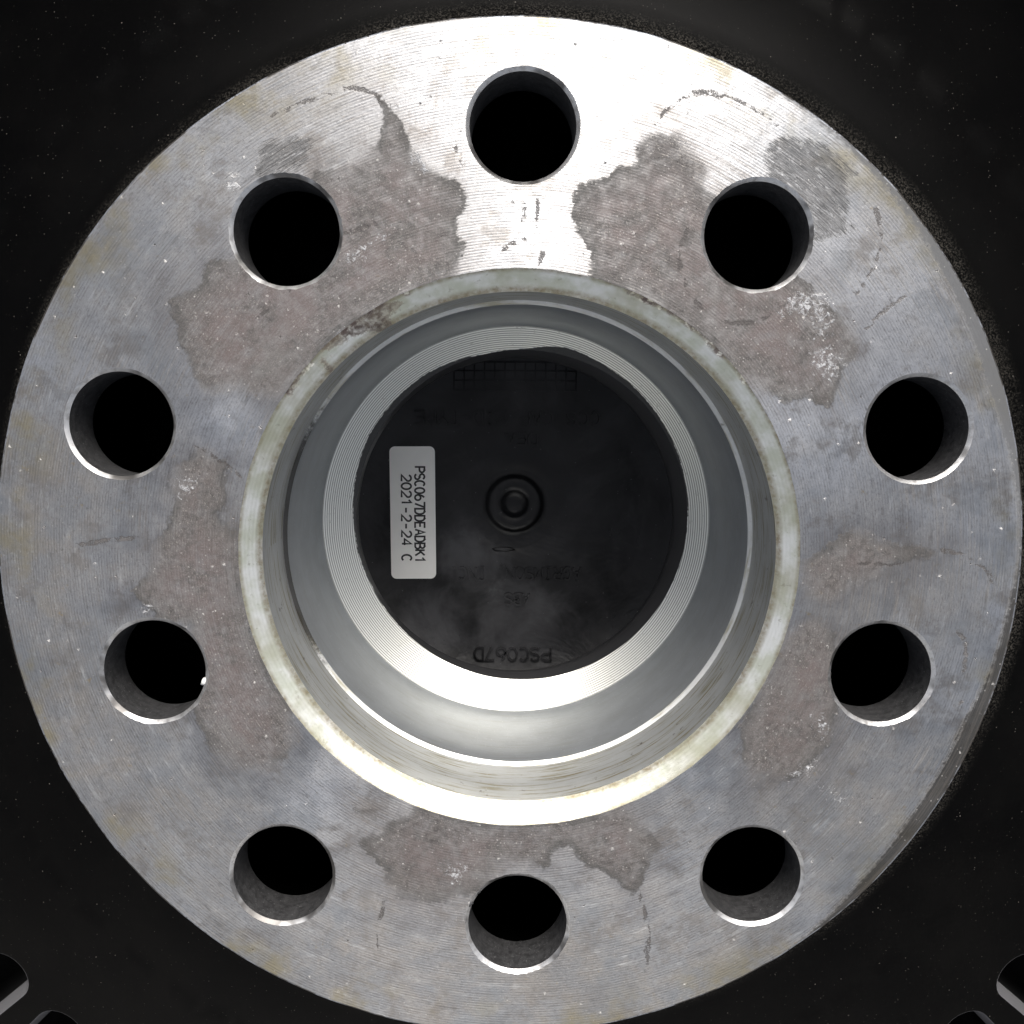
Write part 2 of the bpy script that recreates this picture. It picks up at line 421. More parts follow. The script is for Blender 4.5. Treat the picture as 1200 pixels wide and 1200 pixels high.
    halo = t.math('MULTIPLY', t.smooth(t.math('ADD', t.attr('mauve'), t.math('MULTIPLY', t.math('SUBTRACT', n_mid, 0.5), 16.0)), 6.5, -2.5), t.lin(streak, 0.35, 0.65, 0.25, 0.55))
    alu = t.mix(halo, alu, rgb(0.19, 0.168, 0.158))
    c = t.mix(t.math('MULTIPLY', m_mauve, t.lin(n_mid, 0.35, 0.65, 0.97, 0.80)), alu, mau)
    c = t.mix(t.math('MULTIPLY', m_rim, t.lin(n_fine, 0.35, 0.65, 0.1, 0.8)), c, rgb(0.055, 0.055, 0.052))
    c = t.mix(t.math('MULTIPLY', m_dark, t.lin(streak_b, 0.3, 0.65, 0.95, 0.5)), c, rgb(0.032, 0.032, 0.033))
    c = t.mix(t.math('MULTIPLY', t.smooth(m_line, 0.0, 0.45), 0.8), c, rgb(0.06, 0.053, 0.05))
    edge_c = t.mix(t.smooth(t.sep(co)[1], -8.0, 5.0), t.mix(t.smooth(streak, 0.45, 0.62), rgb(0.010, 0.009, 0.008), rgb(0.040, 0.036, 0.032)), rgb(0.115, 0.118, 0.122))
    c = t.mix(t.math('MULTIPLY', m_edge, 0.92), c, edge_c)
    c = t.mix(t.math('MULTIPLY', m_pit, 0.85), c, rgb(0.085, 0.078, 0.075))
    c = t.mix(t.math('MULTIPLY', m_grain, 0.35), c, rgb(0.62, 0.60, 0.57))
    c = t.mix(t.math('MULTIPLY', m_bright, 0.75), c, rgb(0.64, 0.62, 0.59))
    c = t.mix(t.math('MULTIPLY', m_white, 0.85), c, rgb(0.68, 0.69, 0.71))
    dull = t.math('MAXIMUM', t.math('MULTIPLY', m_mauve, t.math('SUBTRACT', t.lin(n_mid, 0.35, 0.65, 0.90, 0.68), t.math('MULTIPLY', show, 0.5))), t.math('MAXIMUM', t.math('MULTIPLY', m_dark, 0.75), t.math('MAXIMUM', m_line, t.math('MULTIPLY', m_edge, 0.75))))
    dull = t.math('MAXIMUM', dull, t.math('MAXIMUM', m_white, t.math('MULTIPLY', m_bright, 0.8)))
    dull = t.math('MAXIMUM', dull, t.math('MAXIMUM', t.math('MULTIPLY', patina, 0.35), t.math('MULTIPLY', gm_, 0.3)))
    metal = t.math('SUBTRACT', 1.0, dull)
    rough = t.mixf(dull, t.lin(n_mid, 0.3, 0.7, 0.36, 0.46), t.lin(n_fine, 0.3, 0.7, 0.5, 0.72))
    aniso = t.mixf(dull, 0.72, 0.1)
    # relief
    h = t.math('MULTIPLY', groove, t.mixf(dull, 1.0, 0.8))
    h = t.math('ADD', h, t.math('MULTIPLY', t.math('SUBTRACT', n_fine, 0.5), t.mixf(dull, 0.7, 3.2)))
    h = t.math('ADD', h, t.math('MULTIPLY', t.math('SUBTRACT', n_tiny, 0.5), t.mixf(dull, 0.5, 2.0)))
    h = t.math('ADD', h, t.math('MULTIPLY', m_mauve, 1.2))
    h = t.math('ADD', h, t.math('MULTIPLY', m_bright, 3.0))
    h = t.math('ADD', h, t.math('MULTIPLY', m_white, 4.0))
    h = t.math('SUBTRACT', h, t.math('MULTIPLY', m_pit, 3.0))
    h = t.math('SUBTRACT', h, t.math('MULTIPLY', m_line, 1.0))
    h = t.mixf(m_edge, h, t.math('MULTIPLY', n_fine, 1.0))
    nrm = t.bump(h, 1.4e-5)
    return t.out(Base_Color=c, Metallic=metal, Roughness=rough, Anisotropic=aniso, Tangent=radial, Normal=nrm)


def mat_chamfer():
    t = NT('lacquered_chamfer')
    co = t.scale(t.coord(), (1000.0, 1000.0, 1000.0))
    r, ang, radial = t.polar()
    n_mid = t.noise(co, 0.25, 4, 0.6); n_fine = t.noise(co, 1.2, 4, 0.65)
    wob = t.math('ADD', t.math('MULTIPLY', t.math('SUBTRACT', n_mid, 0.5), 2.6), t.math('MULTIPLY', t.math('SUBTRACT', n_fine, 0.5), 2.0))
    br = t.smooth(t.math('ADD', t.attr('brown'), wob), 0.25, -0.2)
    rim = t.smooth(t.math('ADD', t.attr('rim'), t.math('MULTIPLY', wob, 0.6)), 0.45, 0.1)
    groove = t.math('SINE', t.math('MULTIPLY', r, 2 * math.pi / 0.45))
    c = t.mix(t.smooth(n_mid, 0.35, 0.65), rgb(0.68, 0.69, 0.67), rgb(0.50, 0.52, 0.44))
    edge = t.math('MAXIMUM', t.smooth(r, 37.4, 38.0), t.smooth(r, 36.3, 35.6))
    c = t.mix(t.math('MULTIPLY', edge, t.lin(n_fine, 0.3, 0.7, 0.25, 0.95)), c, rgb(0.22, 0.18, 0.11))
    c = t.mix(t.math('MULTIPLY', t.smooth(t.noise(co, 0.09, 4, 0.65), 0.46, 0.66), 0.6), c, rgb(0.34, 0.33, 0.23))
    spots = t.smooth(t.noise(co, 0.8, 3, 0.7), 0.62, 0.72)
    c = t.mix(t.math('MULTIPLY', spots, 0.5), c, rgb(0.26, 0.25, 0.20))
    c = t.mix(t.math('MULTIPLY', br, t.lin(n_fine, 0.35, 0.6, 0.55, 0.97)), c, t.mix(t.smooth(n_mid, 0.4, 0.6), rgb(0.05, 0.036, 0.03), rgb(0.10, 0.078, 0.06)))
    c = t.mix(t.math('MULTIPLY', rim, t.smooth(n_fine, 0.38, 0.55)), c, rgb(0.07, 0.05, 0.045))
    d = t.math('MAXIMUM', br, rim)
    h = t.math('ADD', t.math('MULTIPLY', groove, 0.25), t.math('MULTIPLY', n_fine, 1.6))
    return t.out(Base_Color=c, Metallic=t.mixf(d, 0.75, 0.0), Roughness=t.mixf(d, 0.42, 0.6), Anisotropic=0.2, Tangent=radial, Normal=t.bump(h, 2e-5))


def mat_bore(name, base, stain, rough=0.38, metal=0.75):
    t = NT(name)
    co = t.scale(t.coord(), (1000.0, 1000.0, 1000.0))
    r, ang, radial = t.polar()
    n_mid = t.noise(co, 0.18, 4, 0.6); n_fine = t.noise(co, 1.5, 4, 0.65)
    z = t.sep(co)[2]
    streak = t.noise(t.comb(t.math('MULTIPLY', ang, 4.0), t.math('MULTIPLY', z, 1.4), 0.0), 1.0, 4, 0.65)
    vd, vc = t.voronoi(co, 2.2)
    spark = t.math('MULTIPLY', t.smooth(vd, 0.25, 0.10), t.math('GREATER_THAN', t.sep(vc)[0], 0.90))
    c = t.mix(t.smooth(n_mid, 0.35, 0.65), rgb(*base), rgb(*[b * 0.9 for b in base]))
    c = t.mix(t.math('MULTIPLY', t.smooth(streak, 0.50, 0.66), stain), c, rgb(0.24, 0.205, 0.09))
    c = t.mix(t.math('MULTIPLY', t.smooth(t.noise(co, 0.5, 4, 0.7), 0.64, 0.72), stain), c, rgb(0.10, 0.085, 0.07))
    c = t.mix(t.math('MULTIPLY', spark, 0.6), c, rgb(0.75, 0.75, 0.75))
    if 'step' in name:      # black sealer left in the step on one side
        aa = t.math('ABSOLUTE', ang)
        k = t.math('MULTIPLY', t.smooth(t.math('ADD', aa, t.math('MULTIPLY', n_fine, 0.5)), 2.72, 2.98), 0.9)
        c = t.mix(k, c, rgb(0.02, 0.018, 0.016))
    return t.out(Base_Color=c, Metallic=metal, Roughness=rough, Normal=t.bump(n_fine, 2e-5))


def mat_seat():
    t = NT('turned_seat')
    co = t.scale(t.coord(), (1000.0, 1000.0, 1000.0))
    r, ang, radial = t.polar()
    n_fine = t.noise(co, 1.2, 3, 0.6)
    g = t.math('ADD', t.math('MULTIPLY', t.math('SINE', t.math('MULTIPLY', r, 2 * math.pi / 0.35)), 0.5), 0.5)
    c = t.mix(t.math('MULTIPLY', t.smooth(g, 0.60, 0.0), 0.8), rgb(0.70, 0.70, 0.655), rgb(0.12, 0.12, 0.10))
    c = t.mix(t.smooth(n_fine, 0.58, 0.75), c, rgb(0.46, 0.46, 0.42))
    # black overspray creeping over the inner edge
    ov = t.math('ADD', t.attr('lip'), t.math('ADD', t.math('MULTIPLY', t.math('SUBTRACT', t.noise(co, 0.35, 4, 0.65), 0.5), 0.7), t.math('MULTIPLY', t.math('SUBTRACT', n_fine, 0.5), 0.4)))
    m = t.smooth(ov, 0.22, 0.08)
    c = t.mix(m, c, rgb(0.03, 0.03, 0.03))
    return t.out(Base_Color=c, Metallic=t.mixf(m, 0.95, 0.0), Roughness=t.mixf(m, 0.36, 0.5), Anisotropic=0.5, Tangent=radial, Normal=t.bump(g, 1.6e-5))


def mat_black(name, base=0.001, rough=0.40, dust=1.0, spec=0.06, ring=True):
    t = NT(name)
    co = t.scale(t.coord(), (1000.0, 1000.0, 1000.0))
    r, ang, radial = t.polar()
    n_mid = t.noise(co, 0.09, 4, 0.6); n_fine = t.noise(co, 1.0, 4, 0.65)
    tot = 0.0
    for sc, keep, rad in ((0.45, 0.88, 0.06), (1.1, 0.86, 0.095), (2.4, 0.82, 0.16)):
        vd, vc = t.voronoi(co, sc)
        k = t.sep(vc)
        s = t.math('MULTIPLY', t.smooth(vd, t.lin(k[1], 0.0, 1.0, rad * 0.7, rad * 1.5), rad * 0.4), t.math('GREATER_THAN', t.math('ADD', k[0], t.math('MULTIPLY', t.math('SUBTRACT', n_mid, 0.5), 0.35)), keep))
        s = t.math('MULTIPLY', s, t.math('POWER', t.lin(k[2], 0.0, 1.0, 0.12, 0.7), 2.0))
        tot = s if tot == 0.0 else t.math('MAXIMUM', tot, s)
    tot = t.math('MULTIPLY', tot, dust)
    if ring:
        # fine road dust caught in the groove round the pad
        band = t.math('MULTIPLY', t.smooth(r, 70.2, 72.6), t.smooth(r, 76.5, 73.2))
        band = t.math('MULTIPLY', band, t.smooth(t.noise(co, 3.5, 3, 0.7), 0.44, 0.68))
        tot = t.math('MAXIMUM', tot, t.math('MULTIPLY', band, t.lin(n_mid, 0.3, 0.7, 0.05, 0.20)))
    haze = t.math('MULTIPLY', t.smooth(t.noise(co, 0.05, 5, 0.65), 0.35, 0.75), 0.004 * dust)
    tot = t.math('MAXIMUM', tot, haze)
    c = t.mix(tot, rgb(base, base, base * 1.05), rgb(0.42, 0.39, 0.34))
    return t.out(Base_Color=c, Roughness=t.mixf(tot, rough, 0.85), Specular_IOR_Level=spec, Normal=t.bump(n_fine, 1.2e-5))


def mat_hole():
    t = NT('drilled_wall')
    co = t.scale(t.coord(), (1000.0, 1000.0, 1000.0))
    z = t.sep(co)[2]
    n = t.noise(co, 1.1, 4, 0.65)
    rings = t.noise(t.comb(0.0, 0.0, t.math('MULTIPLY', z, 6.0)), 1.0, 2, 0.6)
    c = t.mix(t.smooth(n, 0.35, 0.7), rgb(0.115, 0.115, 0.118), rgb(0.06, 0.06, 0.062))
    c = t.mix(t.math('MULTIPLY', t.smooth(t.noise(co, 4.0, 2, 0.6), 0.64, 0.72), 0.6), c, rgb(0.42, 0.42, 0.42))
    return t.out(Base_Color=c, Metallic=0.55, Roughness=0.5, Normal=t.bump(t.math('ADD', rings, n), 3e-5))


def mat_bright_edge():
    t = NT('bare_cut_edge')
    co = t.scale(t.coord(), (1000.0, 1000.0, 1000.0))
    n = t.noise(co, 1.0, 4, 0.65)
    c = t.mix(t.smooth(n, 0.45, 0.70), rgb(0.58, 0.58, 0.58), rgb(0.40, 0.39, 0.38))
    c = t.mix(t.smooth(t.noise(co, 0.13, 3, 0.6), 0.48, 0.62), c, rgb(0.15, 0.145, 0.14))
    return t.out(Base_Color=c, Metallic=0.85, Roughness=0.42, Normal=t.bump(n, 1.5e-5))


def mat_rim():
    t = NT('pad_rim_alloy')
    co = t.scale(t.coord(), (1000.0, 1000.0, 1000.0))
    n = t.noise(co, 0.14, 4, 0.65); nf = t.noise(co, 1.2, 4, 0.65)
    d = t.math('MAXIMUM', t.smooth(n, 0.42, 0.56), t.smooth(nf, 0.52, 0.66))
    c = t.mix(d, rgb(0.38, 0.40, 0.44), rgb(0.05, 0.046, 0.042))
    return t.out(Base_Color=c, Metallic=t.mixf(d, 0.8, 0.1), Roughness=0.45, Normal=t.bump(nf, 5e-5))


def mat_cap():
    t = NT('black_cap_plastic')
    co = t.scale(t.coord(), (1000.0, 1000.0, 1000.0))
    n = t.noise(co, 0.06, 4, 0.6, 0.6); nf = t.noise(co, 1.4, 4, 0.6)
    film_sheen = t.math('MULTIPLY', t.smooth(t.noise(co, 0.045, 5, 0.62, 0.8), 0.42, 0.68), 0.055)
    s = t.sep(co)
    def sheen_blob(x, y, q):  # hazy reflection on the lower half of the cap, painted into its colour
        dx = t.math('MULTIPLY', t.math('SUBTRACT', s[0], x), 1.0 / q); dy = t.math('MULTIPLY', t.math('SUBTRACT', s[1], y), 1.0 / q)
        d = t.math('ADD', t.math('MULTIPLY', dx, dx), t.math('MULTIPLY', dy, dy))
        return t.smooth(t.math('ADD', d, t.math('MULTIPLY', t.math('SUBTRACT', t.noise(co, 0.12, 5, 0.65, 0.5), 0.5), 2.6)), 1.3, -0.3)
    film_sheen = t.math('ADD', film_sheen, t.math('MULTIPLY', t.math('ADD', sheen_blob(-9.0, -11.0, 8.0), t.math('ADD', sheen_blob(2.0, -25.0, 11.0), sheen_blob(-17.0, -24.0, 8.0))), 0.19))
    vd, vc = t.voronoi(co, 1.1)
    sp = t.math('MULTIPLY', t.smooth(vd, 0.16, 0.07), t.math('GREATER_THAN', t.sep(vc)[0], 0.93))
    c = t.mix(t.math('MAXIMUM', film_sheen, t.math('MULTIPLY', sp, 0.3)), rgb(0.004, 0.004, 0.0045), rgb(0.27, 0.27, 0.285))
    return t.out(Base_Color=c, Roughness=t.lin(n, 0.3, 0.7, 0.25, 0.45), Specular_IOR_Level=0.22, Normal=t.bump(t.math('ADD', t.math('MULTIPLY', n, 30.0), nf), 1.2e-5))


def mat_plain(name, c, rough, metal=0.0, var=0.08):
    t = NT(name)
    co = t.scale(t.coord(), (1000.0, 1000.0, 1000.0))
    n = t.noise(co, 0.5, 4, 0.6)
    cc = t.mix(n, rgb(*[x * (1 - var) for x in c]), rgb(*[min(1, x * (1 + var)) for x in c]))
    return t.out(Base_Color=cc, Roughness=rough, Metallic=metal)


M_PAD = mat_pad()
M_CHAM = mat_chamfer()
M_BORE = mat_bore('bore_wall_alloy', (0.54, 0.555, 0.56), 0.95, 0.36, 0.5)
M_BORE2 = mat_bore('bore_wall_silver_paint', (0.46, 0.485, 0.51), 0.12, 0.36, 0.6)
M_SEAT = mat_seat()
M_STEP = mat_bore('bore_step_alloy', (0.60, 0.60, 0.58), 0.6, 0.45, 0.95)
M_BLACK = mat_black('black_wheel_paint')
M_POCKET = mat_black('black_pocket_paint', 0.006, 0.6, 0.0, 0.1, ring=False)
M_LIP = mat_black('black_lip_paint', 0.045, 0.45, 0.4, 0.4, ring=False)
M_HOLE = mat_hole()
M_BARREL = mat_bore('barrel_grey_paint', (0.25, 0.25, 0.25), 0.2, 0.45, 0.4)
M_SLOT = mat_black('dusty_slot_paint', 0.12, 0.6, 1.0, 0.1, ring=False)
M_EDGE = mat_bright_edge()
M_RIM = mat_rim()
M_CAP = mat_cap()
M_PAPER = mat_plain('label_paper', (0.93, 0.925, 0.89), 0.55, var=0.03)
M_INK = mat_plain('label_ink', (0.025, 0.025, 0.025), 0.6)
M_CRUST = mat_plain('pale_crumb', (0.72, 0.72, 0.70), 0.7, var=0.2)
M_GROUND = mat_plain('concrete', (0.26, 0.25, 0.235), 0.9, var=0.25)

# ------------------------------------------------------------------ ground under the wheel
gm = mesh('ground', [(-3, -3, 0), (3, -3, 0), (3, 3, 0), (-3, 3, 0)], [(0, 1, 2, 3)])
ground = link('ground', gm, M_GROUND)
ground['kind'] = 'structure'

# ------------------------------------------------------------------ the wheel
wheel = bpy.data.objects.new('alloy_wheel', None)
col.objects.link(wheel)
wheel['label'] = 'black alloy car wheel seen from behind with corroded silver hub face and ten bolt holes'
wheel['category'] = 'wheel'

# bolt holes: two circles of five
R_A, R_B = 56.06, 52.51
HOLES = []
for i in range(10):
    a = math.radians(90 + 36 * i)
    R = R_A if i % 2 == 0 else R_B
    HOLES.append((R * math.cos(a), R * math.sin(a)))
H_OUT, H_IN = 7.45, 6.95
# how rough each rim is (corroded rims are ragged)
RAG = [0.06, 0.18, 0.04, 0.15, 0.05, 0.20, 0.05, 0.12, 0.04, 0.20]
SEG_H = 176


def rim_radius(k, a):
    hx, hy = HOLES[k]
    r = H_OUT + RAG[k] * (noise.noise(Vector((math.cos(a) * 5 + k * 7.1, math.sin(a) * 5, 0))) + noise.noise(Vector((math.cos(a) * 17 + k * 3.3, math.sin(a) * 17, 2))) * .5)
    return r


PC = (-1.0, 0.44)               # the cast pad sits a little off the turned centre
PR = 69.3


def pad_radius(a):
    return PR + 0.09 * noise.noise(Vector((math.cos(a) * 12, math.sin(a) * 12, 0))) + 0.05 * noise.noise(Vector((math.cos(a) * 45, math.sin(a) * 45, 5)))


def bore_edge(a):
    return 38.07 + 0.06 * noise.noise(Vector((math.cos(a) * 25, math.sin(a) * 25, 9)))


def build_pad():
    outer = []
    for i in range(512):
        a = 2 * math.pi * i / 512
        r = pad_radius(a) - 0.25
        outer.append((PC[0] + r * math.cos(a), PC[1] + r * math.sin(a)))
    holes = [[(bore_edge(2 * math.pi * i / 360) * math.cos(2 * math.pi * i / 360), bore_edge(2 * math.pi * i / 360) * math.sin(2 * math.pi * i / 360)) for i in range(360)]]
    for k, (hx, hy) in enumerate(HOLES):
        holes.append([(hx + rim_radius(k, 2 * math.pi * i / SEG_H) * math.cos(2 * math.pi * i / SEG_H), hy + rim_radius(k, 2 * math.pi * i / SEG_H) * math.sin(2 * math.pi * i / SEG_H)) for i in range(SEG_H)])
    step = 0.7
    g = np.arange(-71, 71, step)
    X, Y = np.meshgrid(g, g)
    P = np.c_[X.ravel(), Y.ravel()] + rng.uniform(-.18, .18, (X.size, 2))
    ok = (np.hypot(P[:, 0] - PC[0], P[:, 1] - PC[1]) < PR - .7) & (np.hypot(P[:, 0], P[:, 1]) > 38.5)
    for hx, hy in HOLES:
        ok &= np.hypot(P[:, 0] - hx, P[:, 1] - hy) > H_OUT + .4
    V, F = cut_sheet(outer, holes, step, [tuple(p) for p in P[ok]])
    A = np.array(V)
    keep = []
    for f in F:
        c = A[list(f)].mean(0)
        r = math.hypot(c[0], c[1])
        if r < 38.0 and inside(c[None], holes[0])[0]:
            continue
        bad = False
        for k, (hx, hy) in enumerate(HOLES):
            if math.hypot(c[0] - hx, c[1] - hy) < H_OUT + .35 and inside(c[None], holes[k + 1])[0]:
                bad = True
                break
        if not bad:
            keep.append(tuple(f))
    # rounded outer edge: extra rings that drop away
    V3 = [(x * MM, y * MM, 0.0) for x, y in V]
    me = mesh('mounting_pad', V3, keep)
    # orient up
    bm = bmesh.new(); bm.from_mesh(me)
    bmesh.ops.delete(bm, geom=[v for v in bm.verts if not v.link_faces], context='VERTS')
    for f in bm.faces:
        if f.normal.z < 0:
            f.normal_flip()
    bm.to_mesh(me); bm.free()
    n = len(me.vertices)
    co = np.empty(n * 3, np.float32); me.vertices.foreach_get('co', co)
    A = co.reshape(-1, 3)[:, :2].astype(float) * 1000
    attr(me, 'mauve', sdf(A, MAUVE))
    attr(me, 'dark', sdf(A, DARK))
    attr(me, 'white', sdf(A, WHITE))
    # soft grime (dull zones), shade painted in along the bottom, and scoured clean zones: x, y, spread, amount
    def blobs(L):
        s = np.zeros(n)
        for x, y, q, w in L:
            s += w * np.exp(-((A[:, 0] - x) ** 2 + (A[:, 1] - y) ** 2) / (2 * q * q))
        return s
    attr(me, 'grime_shade', blobs(GRIME_SHADE))
    attr(me, 'clean', np.clip(blobs(CLEAN), 0, 1))
    d = np.full(n, 1e9)
    for l in LINES:
        d = np.minimum(d, dist_path(A, l, False))
    attr(me, 'line', d)
    ea = sorted((e[0][0] if e[0][0] < 180 else e[0][0] - 360, e[0][1]) for e in EDGE)
    th = np.degrees(np.arctan2(A[:, 1], A[:, 0]))
    w = np.interp(th, [-60] + [e[0] for e in ea] + [68], [-2] + [e[1] for e in ea] + [-2], left=-2, right=-2)
    rr = np.hypot(A[:, 0] - PC[0], A[:, 1] - PC[1])
    attr(me, 'edge_band', (PR - w * .68) - rr)
    return link('mounting_pad', me, M_PAD, wheel, smooth=False, z=PAD)


pad = build_pad()

# rounded rim round the pad, then the wall and groove in black paint
SEG_O = 512
V, F = [], []
prof = [(-0.25, 0.0), (-0.12, -0.03), (-0.03, -0.10), (0.0, -0.22), (0.04, -0.6)]
for i in range(SEG_O):
    a = 2 * math.pi * i / SEG_O
    for dr, z in prof:
        r = pad_radius(a) + dr
        V.append(((PC[0] + r * math.cos(a)) * MM, (PC[1] + r * math.sin(a)) * MM, z * MM))
n = len(prof)
for i in range(SEG_O):
    j = (i + 1) % SEG_O
    for k in range(n - 1):
        F.append((i * n + k, j * n + k, j * n + k + 1, i * n + k + 1)[::-1])
link('pad_edge', mesh('pad_edge', V, F), M_RIM, wheel, z=PAD)


# black painted back of the wheel with slots between the spokes
def back_z(r):
    pts = [(69.3, -0.55), (69.7, -2.5), (70.3, -4.6), (71.2, -6.4), (72.6, -7.9), (74.2, -8.8), (76.0, -9.4), (78.5, -10.0), (82, -10.9), (86, -12.1), (95, -15.0), (120, -23), (150, -32), (172, -37), (184, -36), (190, -28)]
    return float(np.interp(r, [p[0] for p in pts], [p[1] for p in pts]))


def slot_poly(ang, r0, r1, w0, w1, grow=0.0, m=14):
    ca, sa = math.cos(ang), math.sin(ang)
    L = []
    w0 += grow; w1 += grow
    for i in range(m + 1):
        q = math.pi / 2 + math.pi * i / m
        L.append((r0 + w0 * (1 + math.cos(q)) - grow, w0 * math.sin(q)))
    for i in range(m + 1):
        q = -math.pi / 2 + math.pi * i / m
        L.append((r1 - w1 * (1 - math.cos(q)) + grow, w1 * math.sin(q)))
    return [(u * ca - v * sa, u * sa + v * ca) for u, v in L]


S1A, S1R, S2A, S2R = 48.95, 108.6, 42.2, 109.6
SLOTS = []
for k in range(5):
    for s in (-1, 1):
        SLOTS.append((math.radians(270 + s * S1A + 72 * k), S1R, 150.0, 3.4, 4.2))
        SLOTS.append((math.radians(270 + s * S2A + 72 * k), S2R, 150.0, 3.2, 3.6))
back = None


def build_back():
    rs = [69.3, 69.5, 69.7, 70.0, 70.3, 70.7, 71.2, 71.8, 72.6, 73.4, 74.2, 75.0, 76.0, 77.2, 78.5, 80, 82, 84, 86, 88.5]
    seg = 320
    V, F = [], []
    m = len(rs)
    for i in range(seg):
        a = 2 * math.pi * i / seg
        for r in rs:
            f = max(0, 1 - (r - 69.3) / 12)
            V.append(((PC[0] * f + r * math.cos(a)) * MM, (PC[1] * f + r * math.sin(a)) * MM, back_z(r) * MM))
    for i in range(seg):
        j = (i + 1) % seg
        for k in range(m - 1):
            F.append((i * m + k, i * m + k + 1, j * m + k + 1, j * m + k))
    inner = [(88.5 * math.cos(2 * math.pi * i / seg), 88.5 * math.sin(2 * math.pi * i / seg)) for i in range(seg)]
    outer = [(190 * math.cos(2 * math.pi * i / seg), 190 * math.sin(2 * math.pi * i / seg)) for i in range(seg)]
    polys = [slot_poly(*s, grow=1.3) for s in SLOTS]
    g = np.arange(-190, 190, 3.0)
    X, Y = np.meshgrid(g, g)
    P = np.c_[X.ravel(), Y.ravel()]
    R = np.hypot(P[:, 0], P[:, 1])
    ok = (R > 90.5) & (R < 188)
    for p in polys:
        ok &= ~(inside(P, p) | (dist_path(P, p, True) < 1.0))
    vs, fs = cut_sheet(outer, [inner] + polys, 3, [tuple(p) for p in P[ok]])
    A = np.array(vs)
    C = np.array([A[list(f)].mean(0) for f in fs])
    bad = np.hypot(C[:, 0], C[:, 1]) < 88.45
    for p in polys:
        bad |= inside(C, p)
    b = len(V)
    V += [(x * MM, y * MM, back_z(math.hypot(x, y)) * MM) for x, y in vs]
    F += [tuple(b + q for q in f) for f, x in zip(fs, bad) if not x]
    me = mesh('spoke_back', V, F)
    bm = bmesh.new(); bm.from_mesh(me)
    bmesh.ops.delete(bm, geom=[v for v in bm.verts if not v.link_faces], context='VERTS')
    bmesh.ops.remove_doubles(bm, verts=bm.verts, dist=2e-5)
    for f in bm.faces:
        if f.normal.z < 0: f.normal_flip()
    bm.to_mesh(me); bm.free()
    o = link('spoke_back', me, M_BLACK, wheel, z=PAD)
    # walls of each slot with a rounded mouth
    for s in SLOTS:
        rings = []
        for grow, dz in ((1.3, 0.0), (1.22, -0.05), (1.1, -0.2), (0.2, -2.4), (0.05, -3.0)):
            q = slot_poly(*s, grow=grow)
            ref = slot_poly(*s, grow=1.3)
            rings.append([(x * MM, y * MM, (back_z(math.hypot(*rf)) + dz) * MM) for (x, y), rf in zip(q, ref)])
        V2 = [v for r in rings for v in r]
        n2 = len(rings[0])
        F2 = []
        for k in range(len(rings) - 1):
            for i in range(n2):
                j = (i + 1) % n2
                F2.append((k * n2 + i, k * n2 + j, (k + 1) * n2 + j, (k + 1) * n2 + i))
        link('spoke_slot', mesh('spoke_slot', V2, F2), M_SLOT, o)
        low = [(x, y, z - 20 * MM) for x, y, z in rings[-1]]
        V2 = rings[-1] + low
        F2 = [(i, (i + 1) % n2, n2 + (i + 1) % n2, n2 + i) for i in range(n2)] + [tuple(range(n2, 2 * n2))]
        link('slot_pocket', mesh('slot_pocket', V2, F2), M_POCKET, o)
    return o


back = build_back()
# barrel of the rim rising round the hub, and the front lip on the ground
lathe('rim_barrel', [(189.8, -28.5), (191, -15), (193, 12), (196, 40), (199, 75), (206, 84), (214, 86), (216, 92), (216.5, 96), (219, 96), (219, 90), (216, 84), (203, 76), (200, 40), (198, 0), (205, -50), (216, -66), (219, -82), (217, -85), (211, -85), (209, -70), (196, -58), (190.5, -40), (189.8, -28.5)], M_BARREL, wheel, seg=200)

# centre bore
V, F = lathe_data([(38.07, 0), (37.6, -0.30), (36.9, -0.77), (36.2, -1.24), (35.6, -1.65), (35.3, -1.95)], seg=512)
for i in range(512):
    a = 2 * math.pi * i / 512
    r = bore_edge(a)
    V[i * 6] = (r * math.cos(a) * MM, r * math.sin(a) * MM, 0.0)
cm = mesh('bore_chamfer', V, F)
A = np.array(V)[:, :2] * 1000
attr(cm, 'brown', sdf(A, BROWN))
d = np.full(len(A), 1e9)
for l in RIM:
    d = np.minimum(d, dist_path(A, l, False))
attr(cm, 'rim', d)
link('bore_chamfer', cm, M_CHAM, wheel, z=PAD)
lathe('bore_wall', [(35.3, -1.95), (35.45, -2.5), (35.8, -9), (36.2, -16.8), (36.3, -17.4)], M_BORE, wheel, seg=360)
lathe('bore_step', [(36.3, -17.4), (36.1, -17.52), (35.9, -17.65), (35.7, -17.8)], M_STEP, wheel, seg=360)
lathe('bore_inner_wall', [(35.7, -17.8), (35.6, -18.4), (35.55, -22), (35.6, -32), (35.6, -36), (35.5, -38.4), (35.3, -40.1), (35.0, -41.0)], M_BORE2, wheel, seg=360)
SC = (1.10, 0.64)
prof = []
for k in range(13):
    f = k / 12
    prof.append((35.0 + (30.4 - 35.0) * f, -41.0 - 2.5 * f, SC[0] * f, SC[1] * f))
V, F = lathe_data(prof, seg=480)
sm = mesh('cap_seat', V, F)
A = np.array(V)[:, :2] * 1000
th = np.degrees(np.arctan2(A[:, 1], A[:, 0])) % 360
lipw = np.interp(th, [0, 30, 60, 75, 88, 100, 120, 150, 180, 230, 300, 360], [-.1, .3, .9, 1.3, .0, -.2, .8, 1.1, .35, -.3, -.4, -.1])
attr(sm, 'lip', np.hypot(A[:, 0] - SC[0], A[:, 1] - SC[1]) - 30.4 - lipw * .9)
link('cap_seat', sm, M_SEAT, wheel, z=PAD)
